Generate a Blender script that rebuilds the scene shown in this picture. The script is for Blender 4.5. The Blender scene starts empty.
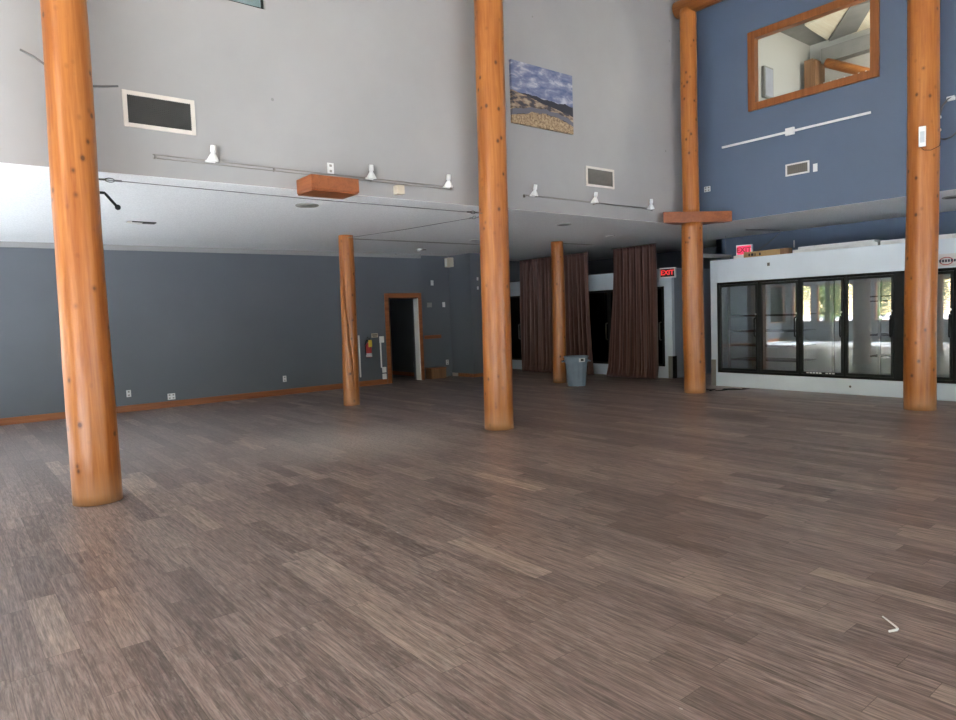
import bpy, bmesh, math, random
from mathutils import Vector, Matrix, noise
random.seed(7)
PI = math.pi
S = bpy.context.scene
COL = S.collection
M = {}

# ------------------------------------------------------------------ materials
def lin(r, g, b):
    f = lambda c: (c/255/12.92 if c <= 10 else ((c/255+0.055)/1.055)**2.4)
    return (f(r), f(g), f(b), 1)

def new_mat(name):
    m = bpy.data.materials.new(name); m.use_nodes = True
    nt = m.node_tree; b = nt.nodes['Principled BSDF']
    return m, nt, b

def N(nt, typ, **kw):
    n = nt.nodes.new(typ)
    for k, v in kw.items():
        if k.startswith('i_'):
            n.inputs[k[2:].replace('_', ' ')].default_value = v
        else:
            setattr(n, k, v)
    return n

def math_n(nt, op, a, b=None, c=None):
    n = nt.nodes.new('ShaderNodeMath'); n.operation = op
    for i, v in enumerate((a, b, c)):
        if v is None: continue
        if isinstance(v, (int, float)): n.inputs[i].default_value = v
        else: nt.links.new(v, n.inputs[i])
    return n.outputs[0]

def mixc(nt, fac, a, b, blend='MIX'):
    n = nt.nodes.new('ShaderNodeMix'); n.data_type = 'RGBA'; n.blend_type = blend
    for idx, v in ((0, fac), (6, a), (7, b)):
        if isinstance(v, (int, float)): n.inputs[idx].default_value = v
        elif isinstance(v, tuple): n.inputs[idx].default_value = v
        else: nt.links.new(v, n.inputs[idx])
    return n.outputs[2]

def ramp(nt, fac, stops):
    n = nt.nodes.new('ShaderNodeValToRGB')
    el = n.color_ramp.elements
    while len(el) < len(stops): el.new(0.5)
    for e, (p, c) in zip(el, stops): e.position = p; e.color = c
    nt.links.new(fac, n.inputs[0])
    return n.outputs[0]

def coords(nt, scale=(1, 1, 1), rot=(0, 0, 0)):
    tc = nt.nodes.new('ShaderNodeTexCoord'); mp = nt.nodes.new('ShaderNodeMapping')
    mp.inputs['Scale'].default_value = scale; mp.inputs['Rotation'].default_value = rot
    nt.links.new(tc.outputs['Object'], mp.inputs[0])
    return mp.outputs[0]

def noise_n(nt, vec, scale=1, detail=3, rough=0.5, dist=0):
    n = nt.nodes.new('ShaderNodeTexNoise')
    n.inputs['Scale'].default_value = scale; n.inputs['Detail'].default_value = detail
    n.inputs['Roughness'].default_value = rough; n.inputs['Distortion'].default_value = dist
    nt.links.new(vec, n.inputs['Vector'])
    return n.outputs[0]

def bump(nt, b, h, strength=0.2, dist=0.01):
    n = nt.nodes.new('ShaderNodeBump'); n.inputs['Strength'].default_value = strength
    n.inputs['Distance'].default_value = dist
    nt.links.new(h, n.inputs['Height']); nt.links.new(n.outputs[0], b.inputs['Normal'])

def plain(name, c, rough=0.5, metal=0.0, var=0.06, scale=6, bmp=0.0, bscale=60):
    m, nt, b = new_mat(name)
    v = coords(nt); n = noise_n(nt, v, scale, 4)
    d = tuple(x*(1-var*2) for x in c[:3])+(1,)
    l = tuple(min(1, x*(1+var)) for x in c[:3])+(1,)
    nt.links.new(ramp(nt, n, [(0.3, d), (0.7, l)]), b.inputs['Base Color'])
    b.inputs['Roughness'].default_value = rough; b.inputs['Metallic'].default_value = metal
    if bmp: bump(nt, b, noise_n(nt, v, bscale, 2), bmp, 0.01)
    M[name] = m; return m

def paint(name, c, rough=0.55, marks=0.0):
    """wall paint: faint roller mottling, small scuffs"""
    m, nt, b = new_mat(name)
    v = coords(nt); n = noise_n(nt, v, 0.7, 5, 0.6)
    d = tuple(x*0.93 for x in c[:3])+(1,); l = tuple(min(1, x*1.04) for x in c[:3])+(1,)
    base = ramp(nt, n, [(0.3, d), (0.7, l)])
    if marks:
        vo = nt.nodes.new('ShaderNodeTexVoronoi'); vo.inputs['Scale'].default_value = 1.7
        nt.links.new(v, vo.inputs['Vector'])
        s = math_n(nt, 'LESS_THAN', vo.outputs['Distance'], 0.035)
        s2 = math_n(nt, 'MULTIPLY', s, marks)
        base = mixc(nt, s2, base, tuple(x*0.45 for x in c[:3])+(1,))
    nt.links.new(base, b.inputs['Base Color'])
    b.inputs['Roughness'].default_value = rough
    bump(nt, b, noise_n(nt, v, 90, 2), 0.06, 0.004)
    M[name] = m; return m

def wood(name, light, dark, axis=2, rough=0.35, knots=True, knotc=(0.06, 0.016, 0.005, 1), worn=False):
    m, nt, b = new_mat(name)
    sc = [9, 9, 9]; sc[axis] = 0.55
    v = coords(nt, tuple(sc)); g = noise_n(nt, v, 1.6, 6, 0.62, 0.6)
    sc2 = [34, 34, 34]; sc2[axis] = 1.1
    g2 = noise_n(nt, coords(nt, tuple(sc2)), 1.5, 4, 0.6)
    gm = math_n(nt, 'ADD', math_n(nt, 'MULTIPLY', g, 0.68), math_n(nt, 'MULTIPLY', g2, 0.32))
    mid = tuple((a+c)/2 for a, c in zip(light, dark))
    base = ramp(nt, gm, [(0.34, dark), (0.5, mid), (0.66, light)])
    big = noise_n(nt, coords(nt, (1, 1, 0.6)), 1.3, 2)
    base = mixc(nt, math_n(nt, 'MULTIPLY', big, 0.35), base, tuple(x*0.72 for x in mid[:3])+(1,))
    if knots:
        ks = [3.4, 3.4, 3.4]; ks[axis] = 2.6
        vo = nt.nodes.new('ShaderNodeTexVoronoi'); vo.inputs['Scale'].default_value = 2.1
        nt.links.new(coords(nt, tuple(ks)), vo.inputs['Vector'])
        kk = ramp(nt, vo.outputs['Distance'], [(0.09, (1, 1, 1, 1)), (0.15, (0.35, 0.35, 0.35, 1)), (0.24, (0, 0, 0, 1))])
        base = mixc(nt, math_n(nt, 'MULTIPLY', kk, 0.85), base, knotc)
    if worn:      # varnish rubbed off just above the floor
        sep = nt.nodes.new('ShaderNodeSeparateXYZ'); nt.links.new(coords(nt), sep.inputs[0])
        wz = math_n(nt, 'ADD', sep.outputs[2], math_n(nt, 'MULTIPLY', g2, 0.25))
        wf = ramp(nt, wz, [(0.13, (1, 1, 1, 1)), (0.42, (0, 0, 0, 1))])
        base = mixc(nt, math_n(nt, 'MULTIPLY', wf, 0.5), base, lin(190, 150, 112))
    nt.links.new(base, b.inputs['Base Color'])
    b.inputs['Roughness'].default_value = rough
    bump(nt, b, gm, 0.12, 0.01)
    M[name] = m; return m

def glass(name, ior=1.6, tint=(1, 1, 1, 1), rough=0.0):
    m = bpy.data.materials.new(name); m.use_nodes = True; nt = m.node_tree
    nt.nodes.clear()
    out = nt.nodes.new('ShaderNodeOutputMaterial'); mx = nt.nodes.new('ShaderNodeMixShader')
    fr = nt.nodes.new('ShaderNodeFresnel'); fr.inputs[0].default_value = ior
    tr = nt.nodes.new('ShaderNodeBsdfTransparent'); tr.inputs[0].default_value = tint
    gl = nt.nodes.new('ShaderNodeBsdfGlossy'); gl.inputs['Roughness'].default_value = rough
    nt.links.new(fr.outputs[0], mx.inputs[0]); nt.links.new(tr.outputs[0], mx.inputs[1])
    nt.links.new(gl.outputs[0], mx.inputs[2]); nt.links.new(mx.outputs[0], out.inputs[0])
    M[name] = m; return m

def emit(name, c, strength):
    m, nt, b = new_mat(name)
    b.inputs['Base Color'].default_value = c
    b.inputs['Emission Color'].default_value = c; b.inputs['Emission Strength'].default_value = strength
    M[name] = m; return m

def floor_mat():
    m, nt, b = new_mat('vinyl_plank'); M['vinyl_plank'] = m
    PW, PL = 0.150, 0.915
    tc = nt.nodes.new('ShaderNodeTexCoord'); sep = nt.nodes.new('ShaderNodeSeparateXYZ')
    nt.links.new(tc.outputs['Object'], sep.inputs[0])
    X, Y = sep.outputs[0], sep.outputs[1]
    yr = math_n(nt, 'DIVIDE', Y, PW); row = math_n(nt, 'FLOOR', yr); fy = math_n(nt, 'FRACT', yr)
    w1 = nt.nodes.new('ShaderNodeTexWhiteNoise'); w1.noise_dimensions = '1D'; nt.links.new(row, w1.inputs['W'])
    xr = math_n(nt, 'ADD', math_n(nt, 'DIVIDE', X, PL), math_n(nt, 'MULTIPLY', w1.outputs[0], 7.0))
    colm = math_n(nt, 'FLOOR', xr); fx = math_n(nt, 'FRACT', xr)
    cv = nt.nodes.new('ShaderNodeCombineXYZ'); nt.links.new(row, cv.inputs[0]); nt.links.new(colm, cv.inputs[1])
    w2 = nt.nodes.new('ShaderNodeTexWhiteNoise'); w2.noise_dimensions = '3D'; nt.links.new(cv.outputs[0], w2.inputs['Vector'])
    sepc = nt.nodes.new('ShaderNodeSeparateColor'); nt.links.new(w2.outputs['Color'], sepc.inputs[0])
    tone = w2.outputs['Value']
    # grain: each plank gets its own piece of the pattern
    gv = nt.nodes.new('ShaderNodeCombineXYZ')
    nt.links.new(math_n(nt, 'ADD', math_n(nt, 'MULTIPLY', X, 1.5), math_n(nt, 'MULTIPLY', tone, 40.0)), gv.inputs[0])
    nt.links.new(math_n(nt, 'MULTIPLY', Y, 22.0), gv.inputs[1]); nt.links.new(math_n(nt, 'MULTIPLY', sepc.outputs[0], 30.0), gv.inputs[2])
    grain = noise_n(nt, gv.outputs[0], 1.6, 7, 0.68, 0.9)
    gv2 = nt.nodes.new('ShaderNodeCombineXYZ')
    nt.links.new(math_n(nt, 'MULTIPLY', X, 5.0), gv2.inputs[0]); nt.links.new(math_n(nt, 'MULTIPLY', Y, 95.0), gv2.inputs[1])
    nt.links.new(math_n(nt, 'MULTIPLY', tone, 30.0), gv2.inputs[2])
    fine = noise_n(nt, gv2.outputs[0], 1.4, 4, 0.6)
    base = ramp(nt, tone, [(0.0, lin(102, 87, 82)), (0.35, lin(124, 108, 103)), (0.78, lin(137, 121, 115)), (0.95, lin(152, 136, 127)), (1.0, lin(170, 153, 140))])
    hue = mixc(nt, math_n(nt, 'MULTIPLY', sepc.outputs[1], 0.5), base, mixc(nt, 0.5, base, lin(112, 98, 98)))
    gr = ramp(nt, grain, [(0.34, (0.38, 0.35, 0.35, 1)), (0.48, (0.92, 0.92, 0.92, 1)), (0.64, (1.50, 1.49, 1.48, 1))])
    c = mixc(nt, 0.85, hue, gr, 'MULTIPLY')
    c = mixc(nt, 0.8, c, ramp(nt, fine, [(0.34, (0.55, 0.55, 0.55, 1)), (0.66, (1.45, 1.45, 1.45, 1))]), 'MULTIPLY')
    # dry whitish scuffs of wear, thick in a few patches
    pos = tc.outputs['Object']
    patch = noise_n(nt, pos, 0.33, 3, 0.6)
    sv = nt.nodes.new('ShaderNodeMapping'); sv.inputs['Scale'].default_value = (7, 40, 1); nt.links.new(pos, sv.inputs[0])
    sc = noise_n(nt, sv.outputs[0], 1.0, 6, 0.75)
    scf = math_n(nt, 'MULTIPLY', ramp(nt, sc, [(0.50, (0, 0, 0, 1)), (0.64, (1, 1, 1, 1))]), ramp(nt, patch, [(0.42, (0.10, 0.10, 0.10, 1)), (0.64, (0.48, 0.48, 0.48, 1))]))
    c = mixc(nt, scf, c, lin(178, 168, 160))
    # the worn patch between the first two columns
    vm = nt.nodes.new('ShaderNodeVectorMath'); vm.operation = 'DISTANCE'; nt.links.new(pos, vm.inputs[0]); vm.inputs[1].default_value = (-7.9, 4.2, 0)
    near = ramp(nt, math_n(nt, 'DIVIDE', vm.outputs['Value'], 1.7), [(0.15, (1, 1, 1, 1)), (1.0, (0, 0, 0, 1))])
    sc3 = noise_n(nt, sv.outputs[0], 2.2, 6, 0.8)
    c = mixc(nt, math_n(nt, 'MULTIPLY', near, ramp(nt, sc3, [(0.40, (0, 0, 0, 1)), (0.56, (0.9, 0.9, 0.9, 1))])), c, lin(190, 184, 178))
    vm2 = nt.nodes.new('ShaderNodeVectorMath'); vm2.operation = 'DISTANCE'; nt.links.new(pos, vm2.inputs[0]); vm2.inputs[1].default_value = (-10.3, 1.4, 0)  # second patch: pale window sheen on the left floor, painted along with light scuffing
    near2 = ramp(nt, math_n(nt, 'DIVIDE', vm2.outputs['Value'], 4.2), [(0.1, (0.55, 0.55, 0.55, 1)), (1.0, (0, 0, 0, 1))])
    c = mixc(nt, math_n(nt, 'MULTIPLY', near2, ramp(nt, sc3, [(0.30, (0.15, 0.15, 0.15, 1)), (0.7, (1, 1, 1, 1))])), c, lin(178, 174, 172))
    # white crumbs and short scratches
    vo = nt.nodes.new('ShaderNodeTexVoronoi'); vo.inputs['Scale'].default_value = 1.0
    svv = nt.nodes.new('ShaderNodeMapping'); svv.inputs['Scale'].default_value = (2.2, 3.4, 1); nt.links.new(pos, svv.inputs[0]); nt.links.new(svv.outputs[0], vo.inputs['Vector'])
    dot = math_n(nt, 'LESS_THAN', vo.outputs['Distance'], 0.022)
    c = mixc(nt, math_n(nt, 'MULTIPLY', dot, 0.6), c, lin(205, 198, 192))
    # seams
    ey = math_n(nt, 'MINIMUM', fy, math_n(nt, 'SUBTRACT', 1.0, fy)); ex = math_n(nt, 'MINIMUM', fx, math_n(nt, 'SUBTRACT', 1.0, fx))
    seam = math_n(nt, 'MAXIMUM', math_n(nt, 'LESS_THAN', ey, 0.011), math_n(nt, 'LESS_THAN', ex, 0.0018))
    c = mixc(nt, math_n(nt, 'MULTIPLY', seam, 0.55), c, (0.025, 0.018, 0.015, 1))
    nt.links.new(c, b.inputs['Base Color'])
    r = ramp(nt, math_n(nt, 'ADD', math_n(nt, 'MULTIPLY', grain, 0.6), math_n(nt, 'MULTIPLY', patch, 0.4)), [(0.3, (0.30, 0.30, 0.30, 1)), (0.7, (0.44, 0.44, 0.44, 1))])
    nt.links.new(r, b.inputs['Roughness'])
    b.inputs['Specular IOR Level'].default_value = 0.5
    hh = math_n(nt, 'SUBTRACT', math_n(nt, 'MULTIPLY', grain, 0.4), seam)
    bump(nt, b, hh, 0.10, 0.003)
    return m

def curtain_mat():
    m, nt, b = new_mat('brown_satin'); M['brown_satin'] = m
    g = noise_n(nt, coords(nt, (30, 30, 0.6)), 1.2, 4)
    nt.links.new(ramp(nt, g, [(0.3, lin(68, 40, 33)), (0.7, lin(104, 66, 55))]), b.inputs['Base Color'])
    b.inputs['Roughness'].default_value = 0.5
    b.inputs['Sheen Weight'].default_value = 0.2
    return m

def popcorn_mat():
    m, nt, b = new_mat('popcorn_ceiling'); M['popcorn_ceiling'] = m
    v = coords(nt); n = noise_n(nt, v, 55, 3, 0.6)
    nt.links.new(ramp(nt, n, [(0.35, (0.74, 0.745, 0.74, 1)), (0.62, (0.87, 0.875, 0.87, 1))]), b.inputs['Base Color'])
    b.inputs['Roughness'].default_value = 0.95
    bump(nt, b, noise_n(nt, v, 70, 2), 0.7, 0.012)
    return m

def picture_mat():
    """landscape print: cloudy sky, dark ridge, tan grass with a grey river bend; local x in [-.645,.645], z in [-.45,.45]"""
    m, nt, b = new_mat('landscape_print'); M['landscape_print'] = m
    tc = nt.nodes.new('ShaderNodeTexCoord'); sep = nt.nodes.new('ShaderNodeSeparateXYZ'); nt.links.new(tc.outputs['Object'], sep.inputs[0])
    x, z = sep.outputs[0], sep.outputs[2]
    mp = nt.nodes.new('ShaderNodeMapping'); mp.inputs['Scale'].default_value = (2.2, 1, 6); nt.links.new(tc.outputs['Object'], mp.inputs[0])
    cl = noise_n(nt, mp.outputs[0], 1.6, 6, 0.6, 0.4)
    sky = ramp(nt, cl, [(0.36, lin(86, 98, 134)), (0.52, lin(122, 128, 152)), (0.66, lin(186, 184, 192))])
    fine = noise_n(nt, tc.outputs['Object'], 26, 5, 0.7)
    mid = noise_n(nt, mp.outputs[0], 2.4, 4, 0.6)
    grass = ramp(nt, fine, [(0.35, lin(96, 78, 58)), (0.5, lin(158, 132, 100)), (0.68, lin(200, 178, 142))])
    far = ramp(nt, mid, [(0.42, lin(66, 62, 66)), (0.52, lin(148, 126, 104)), (0.64, lin(176, 158, 134))])
    wob = math_n(nt, 'MULTIPLY', math_n(nt, 'SUBTRACT', noise_n(nt, tc.outputs['Object'], 5, 3), 0.5), 0.10)
    zz = math_n(nt, 'ADD', z, wob)
    c = sky
    ridge_top = math_n(nt, 'ADD', math_n(nt, 'MULTIPLY', x, -0.03), -0.01)
    c = mixc(nt, math_n(nt, 'LESS_THAN', zz, ridge_top), c, lin(44, 44, 54))
    c = mixc(nt, math_n(nt, 'LESS_THAN', math_n(nt, 'ADD', zz, math_n(nt, 'MULTIPLY', x, 0.16)), -0.08), c, far)
    riv = math_n(nt, 'ABSOLUTE', math_n(nt, 'SUBTRACT', zz, math_n(nt, 'ADD', -0.20, math_n(nt, 'MULTIPLY', math_n(nt, 'MULTIPLY', x, x), -0.25))))
    c = mixc(nt, math_n(nt, 'LESS_THAN', riv, 0.035), c, lin(104, 102, 112))
    c = mixc(nt, math_n(nt, 'LESS_THAN', zz, math_n(nt, 'ADD', -0.245, math_n(nt, 'MULTIPLY', math_n(nt, 'MULTIPLY', x, x), -0.25))), c, grass)
    nt.links.new(c, b.inputs['Base Color']); b.inputs['Roughness'].default_value = 0.6
    return m

paint('white_paint', (0.35, 0.34, 0.328, 1), 0.6, 0.5)
paint('slate_paint', (0.126, 0.138, 0.155, 1), 0.5, 0.35)
paint('blue_paint', (0.112, 0.152, 0.225, 1), 0.5, 0.0)
paint('panel_paint', (0.30, 0.34, 0.40, 1), 0.5)
paint('loft_paint', (0.42, 0.41, 0.36, 1), 0.6)
plain('loft_grey', (0.22, 0.215, 0.19, 1), 0.7)
plain('trim_white', (0.74, 0.73, 0.70, 1), 0.45, var=0.03)
plain('white_plastic', (0.80, 0.80, 0.78, 1), 0.35, var=0.02)
plain('cooler_white', (0.66, 0.74, 0.81, 1), 0.35, var=0.03, scale=2)
plain('cooler_inside', (0.52, 0.55, 0.57, 1), 0.45, var=0.03)
plain('beige_plastic', (0.58, 0.50, 0.38, 1), 0.5, var=0.04)
plain('black_metal', (0.010, 0.011, 0.011, 1), 0.5, 0.0, var=0.1)
plain('dark_frame', (0.016, 0.020, 0.018, 1), 0.45, 0.0, var=0.1)
for nm in ('black_metal', 'dark_frame'): M[nm].node_tree.nodes['Principled BSDF'].inputs['Specular IOR Level'].default_value = 0.18
plain('shelf_dark', (0.035, 0.04, 0.045, 1), 0.5)
plain('grey_metal', (0.36, 0.37, 0.37, 1), 0.35, 0.8, var=0.06)
plain('rail_metal', (0.30, 0.28, 0.26, 1), 0.4, 0.5)
plain('steel', (0.16, 0.155, 0.15, 1), 0.4, 0.7)
plain('guard_metal', (0.24, 0.235, 0.21, 1), 0.45, 0.5)
plain('vent_dark', (0.045, 0.044, 0.040, 1), 0.7)
plain('vent_mid', (0.16, 0.145, 0.125, 1), 0.7)
plain('vent_frame', (0.66, 0.60, 0.53, 1), 0.5, var=0.04)
plain('cardboard', lin(172, 142, 98), 0.8)
plain('dark_print', (0.03, 0.025, 0.02, 1), 0.8)
plain('red_paint', lin(170, 28, 30), 0.3)
plain('yellow_tag', lin(214, 178, 60), 0.6)
plain('silver_label', lin(205, 205, 205), 0.4)
plain('bin_grey', lin(118, 132, 146), 0.5, var=0.05)
plain('board_white', (0.72, 0.74, 0.74, 1), 0.5)
plain('disc_grey', (0.35, 0.34, 0.30, 1), 0.6)
plain('logo_red', lin(168, 60, 66), 0.5)
plain('logo_dark', lin(58, 60, 76), 0.5)
plain('teal_board', lin(150, 172, 172), 0.35)
plain('hall_planks', (0.55, 0.42, 0.28, 1), 0.6)
plain('pale_bounce_tile', (0.72, 0.75, 0.78, 1), 0.4)
plain('aisle_bounce_tile', (0.42, 0.45, 0.48, 1), 0.4)
plain('gravel', (0.72, 0.75, 0.79, 1), 0.9, var=0.2, scale=30)
plain('leaf', (0.16, 0.28, 0.045, 1), 0.6, var=0.35, scale=3)
plain('leaf_pale', (0.30, 0.40, 0.09, 1), 0.6, var=0.3, scale=3)
for nm in ('leaf', 'leaf_pale'):
    nt = M[nm].node_tree; bb = nt.nodes['Principled BSDF']; tl = nt.nodes.new('ShaderNodeBsdfTranslucent'); mx = nt.nodes.new('ShaderNodeMixShader')
    nt.links.new(bb.inputs['Base Color'].links[0].from_socket, tl.inputs[0]); mx.inputs[0].default_value = 0.5
    nt.links.new(bb.outputs[0], mx.inputs[1]); nt.links.new(tl.outputs[0], mx.inputs[2]); nt.links.new(mx.outputs[0], nt.nodes['Material Output'].inputs[0])
plain('bark', (0.10, 0.07, 0.05, 1), 0.9)
plain('sill_grey', (0.30, 0.31, 0.33, 1), 0.6)
wood('log_wood', lin(192, 124, 62), lin(144, 74, 26), 2, 0.32, worn=True)
wood('log_lying', lin(196, 128, 66), lin(146, 76, 28), 0, 0.35)
wood('trim_wood', lin(176, 108, 60), lin(126, 66, 30), 1, 0.4, knots=False)
wood('frame_wood', lin(164, 102, 56), lin(126, 70, 32), 2, 0.35, knots=False)
wood('box_wood', lin(162, 94, 50), lin(124, 64, 30), 1, 0.4, knots=False)
wood('cabinet_wood', lin(150, 112, 76), lin(110, 74, 46), 2, 0.5, knots=False)
wood('pale_planks', lin(250, 242, 216), lin(232, 216, 182), 1, 0.5, knots=False)
wood('rail_wood', lin(164, 136, 112), lin(124, 96, 74), 0, 0.5, knots=False)
glass('cooler_glass', 1.9, (0.93, 0.95, 0.95, 1))
glass('dark_glass', 1.6, (0.10, 0.11, 0.12, 1))
glass('window_glass', 1.25, (0.97, 0.98, 0.98, 1))
emit('exit_red', (0.9, 0.03, 0.03, 1), 0.16)
emit('exit_pink', (1.0, 0.06, 0.16, 1), 0.13)
emit('fill_glow', (1.0, 0.93, 0.8, 1), 42.0)
floor_mat(); curtain_mat(); popcorn_mat(); picture_mat()

# ------------------------------------------------------------------ mesh helpers
def nb(): return bmesh.new()

def box(bm, x0, x1, y0, y1, z0, z1, bev=0.0, seg=2):
    r = bmesh.ops.create_cube(bm, size=1.0)
    vs = r['verts']
    for v in vs:
        v.co = Vector(((x0+x1)/2+v.co.x*(x1-x0), (y0+y1)/2+v.co.y*(y1-y0), (z0+z1)/2+v.co.z*(z1-z0)))
    if bev:
        es = list({e for v in vs for e in v.link_edges})
        bmesh.ops.bevel(bm, geom=es, offset=bev, segments=seg, affect='EDGES', profile=0.5)
    return bm

def tube(bm, pts, r, n=8, caps=True):
    pts = [Vector(p) for p in pts]; rings = []
    rr = r if isinstance(r, (list, tuple)) else [r]*len(pts)
    up0 = None
    for i, p in enumerate(pts):
        d = (pts[min(i+1, len(pts)-1)]-pts[max(i-1, 0)]).normalized()
        if up0 is None:
            up0 = Vector((0, 0, 1)) if abs(d.z) < 0.9 else Vector((1, 0, 0))
        a = d.cross(up0).normalized(); c = a.cross(d).normalized(); up0 = c
        rings.append([bm.verts.new(p+(a*math.cos(t)+c*math.sin(t))*rr[i]) for t in (2*PI*k/n for k in range(n))])
    for A, B in zip(rings, rings[1:]):
        for k in range(n):
            f = bm.faces.new((A[k], A[(k+1) % n], B[(k+1) % n], B[k])); f.smooth = True
    if caps:
        bm.faces.new(rings[0][::-1]); bm.faces.new(rings[-1])
    return bm

def lathe(bm, prof, n=28, c=(0, 0, 0), axis='z'):
    """prof: list of (radius, height)"""
    c = Vector(c); rings = []
    for r, h in prof:
        ring = []
        for k in range(n):
            t = 2*PI*k/n
            p = (r*math.cos(t), r*math.sin(t), h)
            if axis == 'y': p = (p[0], -p[2], p[1])
            if axis == 'x': p = (p[2], p[0], p[1])
            ring.append(bm.verts.new(c+Vector(p)))
        rings.append(ring)
    for A, B in zip(rings, rings[1:]):
        for k in range(n):
            f = bm.faces.new((A[k], A[(k+1) % n], B[(k+1) % n], B[k])); f.smooth = True
    if prof[0][0] > 1e-4: bm.faces.new(rings[0][::-1])
    if prof[-1][0] > 1e-4: bm.faces.new(rings[-1])
    return bm

def prism(bm, poly, z0, z1):
    A = [bm.verts.new((x, y, z0)) for x, y in poly]; B = [bm.verts.new((x, y, z1)) for x, y in poly]
    n = len(poly)
    bm.faces.new(A[::-1]); bm.faces.new(B)
    for k in range(n): bm.faces.new((A[k], A[(k+1) % n], B[(k+1) % n], B[k]))
    return bm

def finish(bm):
    bmesh.ops.remove_doubles(bm, verts=bm.verts, dist=1e-5)
    bmesh.ops.recalc_face_normals(bm, faces=bm.faces)

def obj(name, bm, mat, parent=None, loc=(0, 0, 0), rotz=0, label=None):
    finish(bm)
    me = bpy.data.meshes.new(name); bm.to_mesh(me); bm.free()
    me.materials.append(M[mat])
    o = bpy.data.objects.new(name, me); COL.objects.link(o)
    o.location = loc; o.rotation_euler = (0, 0, rotz)
    if parent: o.parent = parent
    if label: o['label'] = label
    return o

def tag(o, label, cat, group=None):
    o['label'] = label; o['category'] = cat
    if group: o['group'] = group
    return o

def thing(name, label, cat, loc=(0, 0, 0), rotz=0, group=None):
    o = bpy.data.objects.new(name, None); COL.objects.link(o)
    o.empty_display_size = 0.1
    o.location = loc; o.rotation_euler = (0, 0, rotz)
    return tag(o, label, cat, group)

def struct(name, bm, mat, parent=None):
    o = obj(name, bm, mat, parent)
    if parent is None: o['kind'] = 'structure'
    return o

def structE(name):
    o = bpy.data.objects.new(name, None); COL.objects.link(o); o['kind'] = 'structure'; return o

def text_bm(txt, size, loc=(0, 0, 0), depth=0.004):
    """letters standing in the local x-z plane, facing -y"""
    cu = bpy.data.curves.new('lettering', 'FONT'); cu.body = txt; cu.size = size; cu.extrude = depth/2
    cu.align_x = 'CENTER'; cu.align_y = 'CENTER'; cu.offset = size*0.022
    to = bpy.data.objects.new('lettering', cu); COL.objects.link(to)
    bpy.context.view_layer.update()
    dg = bpy.context.evaluated_depsgraph_get()
    me = bpy.data.meshes.new_from_object(to.evaluated_get(dg))
    bpy.data.objects.remove(to)
    bm = nb(); bm.from_mesh(me)
    bm.transform(Matrix.Translation(loc) @ Matrix.Rotation(PI/2, 4, 'X'))
    return bm

RL = PI/2        # things on walls that face +x: local x runs along +Y, local -y points into the hall

# ------------------------------------------------------------------ the setting
def wall_with_hole(bm, axis, a0, a1, z0, z1, d0, d1, holes):
    """wall slab along axis with rectangular holes [(h0,h1,hz0,hz1)] sorted along the axis"""
    def bx(p, q, zz0, zz1):
        if q-p < 1e-4 or zz1-zz0 < 1e-4: return
        if axis == 'y': box(bm, d0, d1, p, q, zz0, zz1)
        else: box(bm, p, q, d0, d1, zz0, zz1)
    cur = a0
    for h0, h1, hz0, hz1 in holes:
        bx(cur, h0, z0, z1); bx(h0, h1, z0, hz0); bx(h0, h1, hz1, z1); cur = h1
    bx(cur, a1, z0, z1)

HC = 7.4        # hall ceiling
SO = 3.12       # soffit
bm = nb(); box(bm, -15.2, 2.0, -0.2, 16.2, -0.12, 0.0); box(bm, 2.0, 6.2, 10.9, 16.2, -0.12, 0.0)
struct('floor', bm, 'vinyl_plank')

bm = nb(); box(bm, -7.5, 6.2, -4.5, -0.2, -0.12, 0.0); box(bm, 2.0, 6.2, -0.2, 10.9, -0.12, 0.0)
struct('floor_entry', bm, 'pale_bounce_tile')  # out-of-view floor made pale to bounce sunlight up to the soffit
bm = nb(); box(bm, -15.2, -7.5, -4.5, -0.2, -0.12, 0.0)
struct('floor_aisle', bm, 'aisle_bounce_tile')  # aisle part of the added bounce floor, toned down
# lower soffit, an L around the tall hall
bm = nb(); prism(bm, [(-15.2, -4.3), (-7.503, -4.3), (-7.503, 11.503), (6.0, 11.503), (6.0, 14.3), (-8.83, 14.3), (-8.83, 16.1), (-15.2, 16.1)], SO, SO+0.10)
struct('ceiling', bm, 'popcorn_ceiling')
bm = nb(); box(bm, -7.8, 6.2, -4.5, 11.8, HC, HC+0.15)
struct('ceiling_hall', bm, 'hall_planks')

# left wall with door opening y 8.50-9.45
bm = nb()
wall_with_hole(bm, 'y', -4.3, 8.50, 0, SO, -14.2, -14.0, [(-3.9, -2.6, 0.74, 2.3)]); box(bm, -14.2, -14.0, 9.36, 9.49, 0, SO); box(bm, -14.2, -14.0, 8.50, 9.36, 2.06, SO)
struct('wall_left', bm, 'slate_paint')
bm = nb(); box(bm, -14.4, -14.2, 9.42, 10.96, 0, SO)
struct('wall_recess', bm, 'slate_paint')
bm = nb(); box(bm, -14.2, -13.3, 10.5, 10.95, 0, SO)
struct('wall_pier', bm, 'slate_paint')
bm = nb(); box(bm, -15.2, -15.0, 10.9, 16.2, 0, SO); box(bm, -15.2, -14.2, 10.96, 11.1, 0, SO)
struct('wall_alcove', bm, 'slate_paint')
bm = nb(); box(bm, -15.2, -8.83, 16.0, 16.2, 0, SO)
struct('wall_passage', bm, 'slate_paint')
bm = nb(); box(bm, -8.83, 6.2, 14.3, 14.45, 0, SO); box(bm, -8.83, -8.68, 14.3, 16.2, 0, SO)
struct('wall_rear', bm, 'blue_paint')
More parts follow.
